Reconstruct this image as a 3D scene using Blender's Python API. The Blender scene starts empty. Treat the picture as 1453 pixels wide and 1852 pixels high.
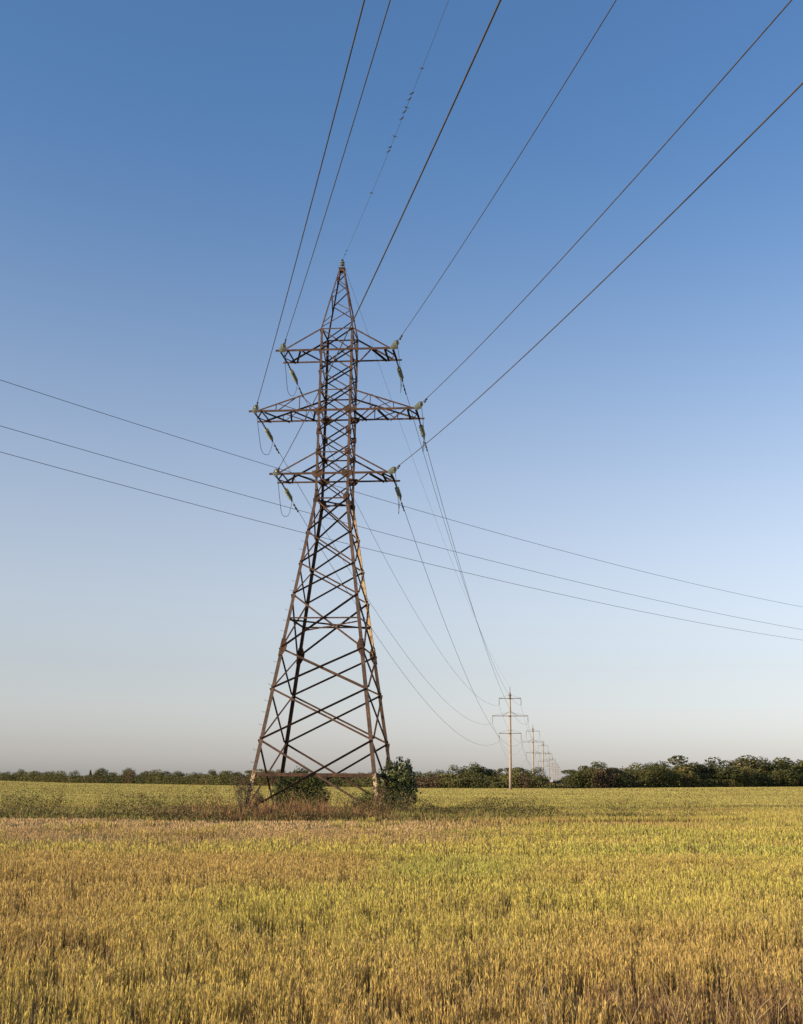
import bpy, math, random
import numpy as np
from mathutils import Vector, Matrix

random.seed(7)
rng = np.random.default_rng(11)
SC = bpy.context.scene
COL = SC.collection

# ------------------------------------------------------------------ camera
CAM_Z = 1.7
PITCH, ROLL = math.radians(13.79), math.radians(0.40)
F_PX, IMG_W, IMG_H = 1994.5, 1453.0, 1852.0
cam = bpy.data.cameras.new("camera")
cam.sensor_fit = 'VERTICAL'
cam.sensor_height = 36.0
cam.lens = F_PX / IMG_H * 36.0
cam.shift_x = (IMG_W / 2 - 814.86) / IMG_H
cam.clip_start, cam.clip_end = 0.1, 20000.0
cam_ob = bpy.data.objects.new("camera", cam)
COL.objects.link(cam_ob)
R0 = Vector((1, 0, 0))
FW = Vector((0, math.cos(PITCH), math.sin(PITCH)))
U0 = R0.cross(FW)
RR = R0 * math.cos(ROLL) + U0 * math.sin(ROLL)
UU = U0 * math.cos(ROLL) - R0 * math.sin(ROLL)
M = Matrix((RR, UU, -FW)).transposed().to_4x4()
M.translation = Vector((0, 0, CAM_Z))
cam_ob.matrix_world = M
SC.camera = cam_ob

# ------------------------------------------------------------------ light
SUN_EL = math.radians(18.0)
SUN_AZ = math.radians(180 + 60)            # clockwise from +Y: behind and to the left of the camera
world = bpy.data.worlds.new("World")
SC.world = world
world.use_nodes = True
nt = world.node_tree
bg = nt.nodes["Background"]
sky = nt.nodes.new("ShaderNodeTexSky")
sky.sky_type = 'NISHITA'
sky.sun_disc = False
sky.sun_elevation = SUN_EL
sky.sun_rotation = SUN_AZ
sky.altitude = 0
sky.air_density = 1.3
sky.dust_density = 0.8
sky.ozone_density = 4.0
# the air pales towards the horizon and deepens overhead: saturation by elevation (world space)
tcw = nt.nodes.new("ShaderNodeTexCoord")
spw = nt.nodes.new("ShaderNodeSeparateXYZ")
nt.links.new(tcw.outputs["Generated"], spw.inputs[0])
rw = nt.nodes.new("ShaderNodeMapRange")
rw.inputs["From Min"].default_value = 0.0
rw.inputs["From Max"].default_value = 0.58
rw.inputs["To Min"].default_value = 0.34
rw.inputs["To Max"].default_value = 1.10
rw.interpolation_type = 'SMOOTHSTEP'
nt.links.new(spw.outputs[2], rw.inputs["Value"])
hs = nt.nodes.new("ShaderNodeHueSaturation")
hs.inputs["Hue"].default_value = 0.501
rv = nt.nodes.new("ShaderNodeMapRange")
rv.interpolation_type = 'SMOOTHSTEP'
rv.inputs["From Max"].default_value = 0.666
rv.inputs["To Min"].default_value = 0.94
rv.inputs["To Max"].default_value = 0.97
nt.links.new(spw.outputs[2], rv.inputs["Value"])
nt.links.new(rv.outputs[0], hs.inputs["Value"])
nt.links.new(rw.outputs[0], hs.inputs["Saturation"])
nt.links.new(sky.outputs[0], hs.inputs["Color"])
tint = nt.nodes.new("ShaderNodeMix")
tint.data_type = 'RGBA'
tint.blend_type = 'MULTIPLY'
tint.inputs[0].default_value = 1.0
tint.inputs[7].default_value = (1.0, 0.98, 1.045, 1)
nt.links.new(hs.outputs[0], tint.inputs[6])
nt.links.new(tint.outputs[2], bg.inputs[0])
bg.inputs[1].default_value = 0.15
sun = bpy.data.lights.new("sun", 'SUN')
sun.energy = 5.0
sun.angle = math.radians(0.53)
sun.color = (1.0, 0.80, 0.55)
sun_ob = bpy.data.objects.new("sun", sun)
COL.objects.link(sun_ob)
sd = Vector((math.sin(SUN_AZ) * math.cos(SUN_EL), math.cos(SUN_AZ) * math.cos(SUN_EL), math.sin(SUN_EL)))
sun_ob.rotation_euler = sd.to_track_quat('Z', 'Y').to_euler()
sun_ob.location = (-60, -40, 60)
SC.view_settings.view_transform = 'Standard'
SC.view_settings.look = 'None'
SC.view_settings.gamma = 1.0
SC.view_settings.exposure = 0.27
SC.cycles.max_bounces = 6
SC.cycles.transparent_max_bounces = 6

# ------------------------------------------------------------------ materials
def mat(name):
    m = bpy.data.materials.new(name)
    m.use_nodes = True
    n = m.node_tree
    return m, n, n.nodes["Principled BSDF"]

def ramp(n, src, stops):
    r = n.nodes.new("ShaderNodeValToRGB")
    while len(r.color_ramp.elements) < len(stops):
        r.color_ramp.elements.new(0.5)
    for e, (p, c) in zip(r.color_ramp.elements, stops):
        e.position = p
        e.color = (*c, 1) if len(c) == 3 else c
    n.links.new(src, r.inputs[0])
    return r.outputs[0]

def noise(n, scale, detail=4, rough=0.6, coord='Object', stretch=None):
    tc = n.nodes.new("ShaderNodeTexCoord")
    t = n.nodes.new("ShaderNodeTexNoise")
    t.inputs["Scale"].default_value = scale
    t.inputs["Detail"].default_value = detail
    t.inputs["Roughness"].default_value = rough
    if stretch:
        mp = n.nodes.new("ShaderNodeMapping")
        mp.inputs["Scale"].default_value = stretch
        n.links.new(tc.outputs[coord], mp.inputs[0])
        n.links.new(mp.outputs[0], t.inputs["Vector"])
    else:
        n.links.new(tc.outputs[coord], t.inputs["Vector"])
    return t.outputs["Fac"]

def simple(name, stops, scale, rough=0.7, metal=0.0, coord='Object', bump=0.0, spec=0.5):
    m, n, b = mat(name)
    f = noise(n, scale, coord=coord)
    n.links.new(ramp(n, f, stops), b.inputs["Base Color"])
    b.inputs["Roughness"].default_value = rough
    b.inputs["Metallic"].default_value = metal
    b.inputs["Specular IOR Level"].default_value = spec
    if bump:
        bm_ = n.nodes.new("ShaderNodeBump")
        bm_.inputs["Strength"].default_value = bump
        bm_.inputs["Distance"].default_value = 0.05
        n.links.new(f, bm_.inputs["Height"])
        n.links.new(bm_.outputs[0], b.inputs["Normal"])
    return m

def rust_color(n):
    f = noise(n, 5.0)
    c = ramp(n, f, [(0.30, (0.030, 0.018, 0.011)), (0.52, (0.068, 0.034, 0.017)), (0.72, (0.122, 0.064, 0.030))])
    f2 = noise(n, 0.8, 5, 0.7)
    c2 = ramp(n, f2, [(0.34, (0.74, 0.70, 0.68)), (0.52, (1.0, 0.98, 0.96)), (0.68, (1.38, 1.25, 1.08))])
    m = n.nodes.new("ShaderNodeMix"); m.data_type = 'RGBA'; m.blend_type = 'MULTIPLY'
    m.inputs[0].default_value = 1.0
    n.links.new(c, m.inputs[6]); n.links.new(c2, m.inputs[7])
    return m.outputs[2]
RUST, _n, _b = mat("rusty_steel")
_n.links.new(rust_color(_n), _b.inputs["Base Color"])
_b.inputs["Roughness"].default_value = 0.7
_b.inputs["Specular IOR Level"].default_value = 0.3
# legs: the same rust with flaking pale primer low down
def leg_material():
    m, n, b = mat("rusty_leg_steel")
    c1 = rust_color(n)
    tc = n.nodes.new("ShaderNodeTexCoord")
    sep = n.nodes.new("ShaderNodeSeparateXYZ")
    n.links.new(tc.outputs["Object"], sep.inputs[0])
    band = ramp(n, sep.outputs[2], [(0.0, (0, 0, 0)), (0.008, (0, 0, 0)), (0.011, (1, 1, 1)), (0.0205, (1, 1, 1)), (0.0215, (0, 0, 0))])
    mr = n.nodes.new("ShaderNodeMath"); mr.operation = 'MULTIPLY'
    mr.inputs[1].default_value = 0.01
    n.links.new(sep.outputs[2], mr.inputs[0])
    n.links.new(mr.outputs[0], band.node.inputs[0])
    f2 = noise(n, 7.0, 5, 0.7)
    patch = ramp(n, f2, [(0.49, (0, 0, 0)), (0.53, (1, 1, 1))])
    mul = n.nodes.new("ShaderNodeMath"); mul.operation = 'MULTIPLY'
    n.links.new(band, mul.inputs[0]); n.links.new(patch, mul.inputs[1])
    mx = n.nodes.new("ShaderNodeMix"); mx.data_type = 'RGBA'
    n.links.new(mul.outputs[0], mx.inputs[0])
    n.links.new(c1, mx.inputs[6])
    mx.inputs[7].default_value = (0.56, 0.40, 0.20, 1)
    n.links.new(mx.outputs[2], b.inputs["Base Color"])
    b.inputs["Roughness"].default_value = 0.6
    b.inputs["Metallic"].default_value = 0.12
    return m
LEGM = leg_material()
# one leg keeps much of its old ochre paint
OCHRE = simple("flaking_ochre_paint", [(0.34, (0.07, 0.038, 0.02)), (0.40, (0.30, 0.18, 0.08)), (0.50, (0.56, 0.39, 0.18)), (0.75, (0.64, 0.47, 0.24))], 2.4, 0.6, 0.05)
WIRE = simple("aluminium_wire", [(0.3, (0.075, 0.068, 0.062)), (0.7, (0.13, 0.115, 0.10))], 2.0, 0.55, 0.3)
FAINT = simple("galvanised_wire", [(0.3, (0.10, 0.10, 0.11)), (0.7, (0.16, 0.16, 0.17))], 2.0, 0.5, 0.4)
FITTING = simple("dark_fitting", [(0.3, (0.030, 0.024, 0.020)), (0.7, (0.07, 0.05, 0.04))], 8.0, 0.6, 0.3)
CONCRETE = simple("pole_concrete", [(0.3, (0.33, 0.25, 0.17)), (0.55, (0.42, 0.33, 0.235)), (0.75, (0.47, 0.38, 0.28))], 1.6, 0.85)
POLESTEEL = simple("pole_steel", [(0.3, (0.10, 0.065, 0.045)), (0.7, (0.20, 0.14, 0.10))], 4.0, 0.65, 0.2)
BIRDM = simple("bird_plumage", [(0.3, (0.018, 0.016, 0.016)), (0.7, (0.05, 0.045, 0.04))], 20.0, 0.7)
BARK = simple("bark", [(0.3, (0.06, 0.045, 0.032)), (0.7, (0.13, 0.10, 0.075))], 6.0, 0.9)
DRYSTEM = simple("dry_straw", [(0.3, (0.28, 0.19, 0.09)), (0.7, (0.46, 0.34, 0.17))], 12.0, 0.8)
PLASTER = simple("pale_sheet", [(0.3, (0.50, 0.48, 0.46)), (0.7, (0.60, 0.58, 0.56))], 2.0, 0.85)
TILE = simple("orange_brick", [(0.3, (0.42, 0.17, 0.08)), (0.7, (0.55, 0.25, 0.13))], 4.0, 0.8)
PANE = simple("window_pane", [(0.3, (0.03, 0.04, 0.05)), (0.7, (0.06, 0.07, 0.08))], 3.0, 0.15)

def glass_mat():
    m, n, b = mat("insulator_glass")
    f = noise(n, 9.0)
    n.links.new(ramp(n, f, [(0.3, (0.22, 0.26, 0.19)), (0.7, (0.34, 0.38, 0.29))]), b.inputs["Base Color"])
    b.inputs["Roughness"].default_value = 0.12
    b.inputs["Transmission Weight"].default_value = 0.25
    b.inputs["IOR"].default_value = 1.5
    return m
GLASS = glass_mat()

def plant_mat(name, translucent=0.3, rough=0.7, spec=0.2):
    m, n, b = mat(name)
    a = n.nodes.new("ShaderNodeAttribute")
    a.attribute_name = "tint"
    n.links.new(a.outputs["Color"], b.inputs["Base Color"])
    b.inputs["Roughness"].default_value = rough
    b.inputs["Specular IOR Level"].default_value = spec
    tr = n.nodes.new("ShaderNodeBsdfTranslucent")
    n.links.new(a.outputs["Color"], tr.inputs["Color"])
    mx = n.nodes.new("ShaderNodeMixShader")
    mx.inputs[0].default_value = translucent
    n.links.new(b.outputs[0], mx.inputs[1])
    n.links.new(tr.outputs[0], mx.inputs[2])
    n.links.new(mx.outputs[0], n.nodes["Material Output"].inputs[0])
    return m
CROPM = plant_mat("crop_plant", 0.28, 0.85, 0.05)
LEAFM = plant_mat("tree_leaf", 0.18, 0.65, 0.15)
GLOSSLEAF = plant_mat("glossy_leaf", 0.10, 0.42, 0.28)

def ground_mat():
    m, n, b = mat("field_soil")
    f = noise(n, 0.9, 6, 0.65)
    f2 = noise(n, 0.035, 5, 0.6)
    c1 = ramp(n, f, [(0.3, (0.075, 0.052, 0.030)), (0.6, (0.14, 0.105, 0.05)), (0.75, (0.20, 0.16, 0.07))])
    c2 = ramp(n, f, [(0.3, (0.12, 0.11, 0.03)), (0.7, (0.23, 0.20, 0.06))])
    mx = n.nodes.new("ShaderNodeMix"); mx.data_type = 'RGBA'
    n.links.new(ramp(n, f2, [(0.4, (0, 0, 0)), (0.6, (1, 1, 1))]), mx.inputs[0])
    n.links.new(c1, mx.inputs[6]); n.links.new(c2, mx.inputs[7])
    n.links.new(mx.outputs[2], b.inputs["Base Color"])
    b.inputs["Roughness"].default_value = 0.95
    b.inputs["Specular IOR Level"].default_value = 0.1
    return m
GROUND = ground_mat()

# ------------------------------------------------------------------ object helpers
def tag(o, label=None, cat=None, group=None, kind=None):
    if label: o["label"] = label
    if cat: o["category"] = cat
    if group: o["group"] = group
    if kind: o["kind"] = kind
    return o

def empty(name, loc=(0, 0, 0), rz=0.0):
    o = bpy.data.objects.new(name, None)
    o.empty_display_size = 0.3
    o.location = loc
    o.rotation_euler = (0, 0, rz)
    COL.objects.link(o)
    return o

def np_mesh(name, V, faces_flat, counts, m, parent=None, tint=None, smooth=False, loc=None):
    """V (n,3); faces_flat loop vertex indices; counts verts per face."""
    me = bpy.data.meshes.new(name)
    me.vertices.add(len(V))
    me.vertices.foreach_set("co", np.asarray(V, np.float32).ravel())
    me.loops.add(len(faces_flat))
    me.loops.foreach_set("vertex_index", np.asarray(faces_flat, np.int32))
    me.polygons.add(len(counts))
    st = np.zeros(len(counts), np.int32)
    st[1:] = np.cumsum(counts)[:-1]
    me.polygons.foreach_set("loop_start", st)
    me.polygons.foreach_set("loop_total", np.asarray(counts, np.int32))
    if smooth:
        me.polygons.foreach_set("use_smooth", np.ones(len(counts), bool))
    if tint is not None:
        a = me.color_attributes.new("tint", 'FLOAT_COLOR', 'POINT')
        c = np.ones((len(V), 4), np.float32)
        c[:, :3] = tint
        a.data.foreach_set("color", c.ravel())
    me.materials.append(m)
    me.update()
    me.validate()
    o = bpy.data.objects.new(name, me)
    COL.objects.link(o)
    if parent: o.parent = parent
    if loc is not None: o.location = loc
    return o

class MB:
    def __init__(self): self.v = []; self.f = []
    def add(self, vs, fs):
        k = len(self.v)
        self.v += [tuple(x) for x in vs]
        self.f += [tuple(i + k for i in q) for q in fs]
    def prism(self, prof, p0, p1, A, B):
        """profile (u,v) list swept from p0 to p1 with axes A,B"""
        n = len(prof)
        vs = [p0 + A * u + B * w for u, w in prof] + [p1 + A * u + B * w for u, w in prof]
        fs = [(i, (i + 1) % n, n + (i + 1) % n, n + i) for i in range(n)]
        fs += [tuple(range(n - 1, -1, -1)), tuple(range(n, 2 * n))]
        self.add(vs, fs)
    def angle(self, p0, p1, da, db, s, t=None, s2=None):
        """steel L-angle: corner line p0-p1, one flange along da, the other along db"""
        p0, p1 = Vector(p0), Vector(p1)
        ax = (p1 - p0).normalized()
        A = Vector(da); A = (A - ax * A.dot(ax)).normalized()
        B = Vector(db); B = B - ax * B.dot(ax); B = (B - A * B.dot(A)).normalized()
        t = t or s * 0.12
        s2 = s2 or s
        self.prism([(0, 0), (s, 0), (s, t), (t, t), (t, s2), (0, s2)], p0, p1, A, B)
    def box(self, c, sx, sy, sz, X=(1, 0, 0), Y=(0, 1, 0), Z=(0, 0, 1)):
        c, X, Y, Z = Vector(c), Vector(X), Vector(Y), Vector(Z)
        vs = [c + X * sx * i + Y * sy * j + Z * sz * k for k in (-.5, .5) for j in (-.5, .5) for i in (-.5, .5)]
        self.add(vs, [(0, 2, 3, 1), (4, 5, 7, 6), (0, 1, 5, 4), (2, 6, 7, 3), (0, 4, 6, 2), (1, 3, 7, 5)])
    def tube(self, pts, rad, n=6, cap=True):
        pts = [Vector(p) for p in pts]
        rads = rad if isinstance(rad, (list, tuple)) else [rad] * len(pts)
        k0 = len(self.v)
        ref = None
        for i, p in enumerate(pts):
            t = (pts[min(i + 1, len(pts) - 1)] - pts[max(i - 1, 0)]).normalized()
            if ref is None or abs(ref.dot(t)) > .95:
                ref = Vector((0, 0, 1)) if abs(t.z) < .9 else Vector((1, 0, 0))
            a = ref.cross(t).normalized(); b = t.cross(a)
            for j in range(n):
                q = 2 * math.pi * j / n
                self.v.append(tuple(p + (a * math.cos(q) + b * math.sin(q)) * rads[i]))
        for i in range(len(pts) - 1):
            for j in range(n):
                a = k0 + i * n + j; b = k0 + i * n + (j + 1) % n
                self.f.append((a, b, b + n, a + n))
        if cap:
            self.f.append(tuple(k0 + j for j in range(n - 1, -1, -1)))
            e = k0 + (len(pts) - 1) * n
            self.f.append(tuple(e + j for j in range(n)))
    def lathe(self, prof, p0, axis, n=12):
        """prof list of (s along axis, radius)"""
        ax = Vector(axis).normalized()
        self.tube([Vector(p0) + ax * s for s, r in prof], [max(r, 1e-4) for s, r in prof], n)
    def poly_plate(self, pts, nrm, t):
        """flat plate: polygon pts, thickness t along nrm"""
        nrm = Vector(nrm).normalized()
        n = len(pts)
        vs = [Vector(p) for p in pts] + [Vector(p) + nrm * t for p in pts]
        fs = [tuple(range(n - 1, -1, -1)), tuple(range(n, 2 * n))] + [(i, (i + 1) % n, n + (i + 1) % n, n + i) for i in range(n)]
        self.add(vs, fs)
    def build(self, name, m, parent=None, smooth=False):
        me = bpy.data.meshes.new(name)
        me.from_pydata(self.v, [], self.f)
        me.materials.append(m)
        if smooth:
            me.polygons.foreach_set("use_smooth", np.ones(len(me.polygons), bool))
        me.update()
        o = bpy.data.objects.new(name, me)
        COL.objects.link(o)
        if parent: o.parent = parent
        return o

def copy_tree(o, parent=None):
    c = o.copy()
    COL.objects.link(c)
    if parent is not None: c.parent = parent
    for ch in list(o.children):
        copy_tree(ch, c)
    return c

# ------------------------------------------------------------------ terrain
HR = np.array([-0.60, -0.396, -0.338, -0.258, -0.188, -0.03, 0.123, 0.193, 0.32, 0.6])
HV = np.array([1.0, 0.95, 0.25, 0.05, 0.0, -0.15, 0.1, 0.4, 0.9, 1.1])
def gz(x, y):
    x = np.asarray(x, float); y = np.asarray(y, float)
    t = np.clip((y - 150) / 190, 0, 1); t = t * t * (3 - 2 * t)
    return t * np.interp(x / np.maximum(y, 1), HR, HV)
def build_ground():
    ys = np.concatenate([np.linspace(-150, 140, 12), np.linspace(160, 440, 24), np.linspace(480, 900, 10), np.array([1200, 2000, 4000, 8000])])
    ks = np.linspace(-1, 1, 81)
    V = []; F = []
    for y in ys:
        half = max(260, 1.4 * abs(y))
        for k in ks:
            x = half * k
            V.append((x, y, float(gz(x, y))))
    n = len(ks)
    for i in range(len(ys) - 1):
        for j in range(n - 1):
            a = i * n + j
            F += [a, a + 1, a + n + 1, a + n]
    o = np_mesh("ground", np.array(V), F, np.full(len(F) // 4, 4), GROUND, smooth=True)
    tag(o, kind="structure")
build_ground()

# ------------------------------------------------------------------ lattice tower (local frame: x along the arms, y away from the camera)
TX, TY, YAW = -6.995, 64.5, math.radians(-4.757)
tower = empty("lattice_tower", (TX, TY, 0), YAW)
tag(tower, "tall rusty steel lattice tower standing on four splayed legs in the field", "pylon")
ZA, ZB, ZM1, ZC, ZD, ZM2, ZE, ZF, ZG = 28.97, 27.53, 26.25, 24.98, 23.62, 22.30, 21.01, 19.63, 18.15
N1, N2, N3, ZH, N4, N5, N6, ZS = 16.06, 14.12, 12.24, 10.82, 9.08, 6.80, 3.98, 2.15
ZTOP = 33.40
WB = 1.012
def hw(z):
    if z > ZG: return WB if z <= ZA else WB + (0.155 - WB) * (z - ZA) / (ZTOP - ZA)
    return WB + 0.1485 * (ZG - z)
def corner(sx, sy, z): return Vector((sx * hw(z), sy * hw(z), z))
CORN = [(-1, -1), (1, -1), (1, 1), (-1, 1)]

for sx, sy in CORN:                          # four corner legs, ground to peak, each one continuous angle
    mb = MB()
    ins = Vector((-sx, 0, 0)), Vector((0, -sy, 0))
    if (sx, sy) == (1, 1):
        ob = MB()
        ob.angle(corner(sx, sy, N4 + .004), corner(sx, sy, ZG - .3), ins[0], ins[1], .18, .02)
        lower = ob.build("leg", OCHRE, tower)
        lower["label"] = "stretch of the far right leg with flaking ochre paint"
    segs = ((-0.4, N4, .20), (N4, ZG, .18), (ZG, ZA, .145), (ZA, ZTOP, .085))
    if (sx, sy) == (1, 1):
        mb.angle(corner(sx, sy, -.4), corner(sx, sy, N4), ins[0], ins[1], .20, .022)
        mb.build("leg", LEGM, tower)
        mb = MB()
        segs = ((ZG - .296, ZG, .18),) + segs[2:]
    for z0, z1, s in segs:
        mb.angle(corner(sx, sy, z0), corner(sx, sy, z1), ins[0], ins[1], s, s * .11)
    mb.build("leg", LEGM, tower)
    fb = MB()                                # concrete footing pad under the leg
    c = corner(sx, sy, -0.1)
    fb.poly_plate([(c.x - .45, c.y - .45, -.3), (c.x + .45, c.y - .45, -.3), (c.x + .45, c.y + .45, -.3), (c.x - .45, c.y + .45, -.3)], (0, 0, 1), .42)
    fb.build("footing", CONCRETE, tower)

def faces4():
    for i in range(4):
        a, b = CORN[i], CORN[(i + 1) % 4]
        mid = Vector(((a[0] + b[0]) / 2, (a[1] + b[1]) / 2, 0))
        yield a, b, -mid.normalized()        # inward normal

def brace(mb, p0, p1, inn, s, off, flip=False):
    p0, p1 = Vector(p0) + inn * off, Vector(p1) + inn * off
    ax = (p1 - p0).normalized()
    up = inn.cross(ax)
    if up.z < 0: up = -up
    d = -inn if flip else inn
    mb.angle(p0, p1, -up, d, s, s * .13)

# lower body: X braces, one mesh per diagonal
panels = [(ZG, N1, .09), (N1, N2, .09), (N2, N3, .09), (N3, N4, .105), (N4, N5, .105), (N5, N6, .105), (N6, .12, .11)]
for a, b, inn in faces4():
    for zt, zb, s in panels:
        k = 0.10 if zb < 1 else 0.03
        A0, A1 = corner(*a, zt), corner(*b, zb)
        B0, B1 = corner(*a, zb), corner(*b, zt)
        t = (A1 - A0).normalized(); u = (B1 - B0).normalized()
        mb = MB(); brace(mb, A0 + t * .08, A1 - t * k, inn, s, .026); mb.build("diagonal_brace", RUST, tower)
        mb = MB(); brace(mb, B0 + u * k, B1 - u * .08, inn, s, -.004, True); mb.build("diagonal_brace", RUST, tower)
# belts
for a, b, inn in faces4():
    for z, s, nm in ((ZH, .085, "belt_strut"), (ZG, .085, "belt_strut")):
        mb = MB(); brace(mb, corner(*a, z), corner(*b, z), inn, s, .028); mb.build(nm, RUST, tower)
    mb = MB()                                # deep channel just above the ground
    p0, p1 = corner(*a, ZS) + inn * .03, corner(*b, ZS) + inn * .03
    ax = (p1 - p0).normalized()
    p0 += ax * .1; p1 -= ax * .1
    mb.prism([(0, 0), (0, -.18), (.09, -.18), (.09, -.167), (.014, -.167), (.014, -.013), (.09, -.013), (.09, 0)], p0, p1, inn, Vector((0, 0, 1)))
    mb.build("base_strut", RUST, tower)
for z, s in ((ZH, .085), (ZG, .075)):
    for q, (a, b) in enumerate((((-1, -1), (1, 1)), ((1, -1), (-1, 1)))):
        mb = MB()
        p0, p1 = corner(*a, z - .10 - .09 * q), corner(*b, z - .10 - .09 * q)
        t = (p1 - p0).normalized()
        mb.angle(p0 + t * .12, p1 - t * .12, (0, 0, -1), t.cross(Vector((0, 0, 1))), s, s * .13)
        mb.build("plan_brace", RUST, tower)
# upper body lacing: one lattice per face
for a, b, inn in faces4():
    mb = MB()
    lv = [ZA, ZB, ZM1, ZC, ZD, ZM2, ZE, ZF, ZG]
    for zt, zb in zip(lv[:-1], lv[1:]):
        A0, A1 = corner(*a, zt), corner(*b, zb); B0, B1 = corner(*a, zb), corner(*b, zt)
        t = (A1 - A0).normalized(); u = (B1 - B0).normalized()
        brace(mb, A0 + t * .05, A1 - t * .05, inn, .072, .022)
        brace(mb, B0 + u * .05, B1 - u * .05, inn, .072, -.003, True)
    for z in (ZA, ZC, ZE):
        brace(mb, corner(*a, z), corner(*b, z), inn, .07, .034)
    mb.build("face_lattice", RUST, tower)
# peak lacing
for i, (a, b, inn) in enumerate(faces4()):
    mb = MB()
    zz = [29.08, 30.25, 31.10, 32.05, 32.65, 33.15]
    if i % 2: zz = [29.4, 30.6, 31.5, 32.3, 32.9]
    if i >= 2: a, b = b, a
    for k in range(len(zz) - 1):
        p, q = (a, b) if k % 2 == 0 else (b, a)
        brace(mb, corner(*p, zz[k]), corner(*q, zz[k + 1]), inn, .055, .014)
    mb.build("peak_lattice", RUST, tower)
mb = MB()
mb.box((0, 0, ZTOP + .02), .40, .40, .06)
mb.box((0, 0, ZTOP - .12), .33, .33, .16)
mb.build("peak_cap", RUST, tower)

# gusset and splice plates with bolts
def gusset(sx, sy, z, w, h, on_x_face, shape="rect"):
    """plate on the outer surface of a face, next to the corner; on_x_face: plate lies in the face whose normal is along y"""
    mb = MB()
    c = corner(sx, sy, z)
    if on_x_face: u, nrm = Vector((-sx, 0, 0)), Vector((0, sy, 0))
    else: u, nrm = Vector((0, -sy, 0)), Vector((sx, 0, 0))
    lean = (corner(sx, sy, z + .5) - corner(sx, sy, z - .5)).normalized()
    b0 = c + nrm * .018
    if shape == "rect":
        pts = [b0 - u * .02 - lean * h / 2, b0 + u * w - lean * h / 2, b0 + u * w + lean * h / 2, b0 - u * .02 + lean * h / 2]
    elif shape == "hex":
        pts = [b0 - u * .01 - lean * h / 2, b0 + u * w * .5 - lean * h / 2, b0 + u * w - lean * h * .12, b0 + u * w + lean * h * .12, b0 + u * w * .5 + lean * h / 2, b0 - u * .01 + lean * h / 2]
    else:
        pts = [b0 - u * .04 - lean * h * .5, b0 + u * w * .55 - lean * h * .5, b0 + u * w - lean * h * .1, b0 + u * w + lean * h * .5, b0 - u * .20 + lean * h * .3, b0 - u * .20 - lean * h * .2]
    if (pts[1] - pts[0]).cross(pts[2] - pts[0]).dot(nrm) < 0: pts = pts[::-1]
    mb.poly_plate(pts, nrm, .014)
    nb = max(3, int(h / .11))
    for k in range(nb):
        for uu in (.05, .12):
            p = b0 + u * uu + lean * (h * .85 * (k / (nb - 1) - .5)) + nrm * .022
            mb.box(p, .030, .030, .026)
    mb.build("gusset_plate", RUST, tower)
for sx, sy in CORN:
    for z, w, h, sh in ((ZD, .42, .48, "wing"), (ZF, .46, .52, "wing"), (ZE, .30, .34, "rect"), (ZM2, .26, .36, "rect"), (ZG, .32, .62, "hex"), (N4, .36, 1.05, "hex")):
        gusset(sx, sy, z, w, h, True, sh)
    for z, w, h, sh in ((ZM2 - .05, .24, .32, "rect"), (ZE, .24, .3, "rect"), (ZG, .28, .55, "hex"), (N4, .30, 1.0, "hex")):
        gusset(sx, sy, z, w, h, False, sh)
    for z in (N1, N2, N3, N5, N6):            # small tab plates at the other nodes
        mb = MB()
        c = corner(sx, sy, z) + Vector((sx * .012, 0, 0))
        mb.box(c + Vector((0, -sy * .07, 0)), .012, .15, .22)
        mb.build("node_plate", RUST, tower)

# climbing bolts on the near left leg
for z in (15.4, 14.9, 12.97, 12.4, 11.25, 10.64, 10.02, 8.24, 7.6, 6.95, 6.05, 5.43, 4.72, 3.37, 2.7):
    mb = MB()
    c = corner(-1, -1, z)
    mb.tube([c + Vector((.02, .06, 0)), c + Vector((-.18, .06, .0)), c + Vector((-.215, .06, .03)), c + Vector((-.225, .06, .075))], .011, 5)
    mb.build("step_bolt", POLESTEEL, tower)

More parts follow.
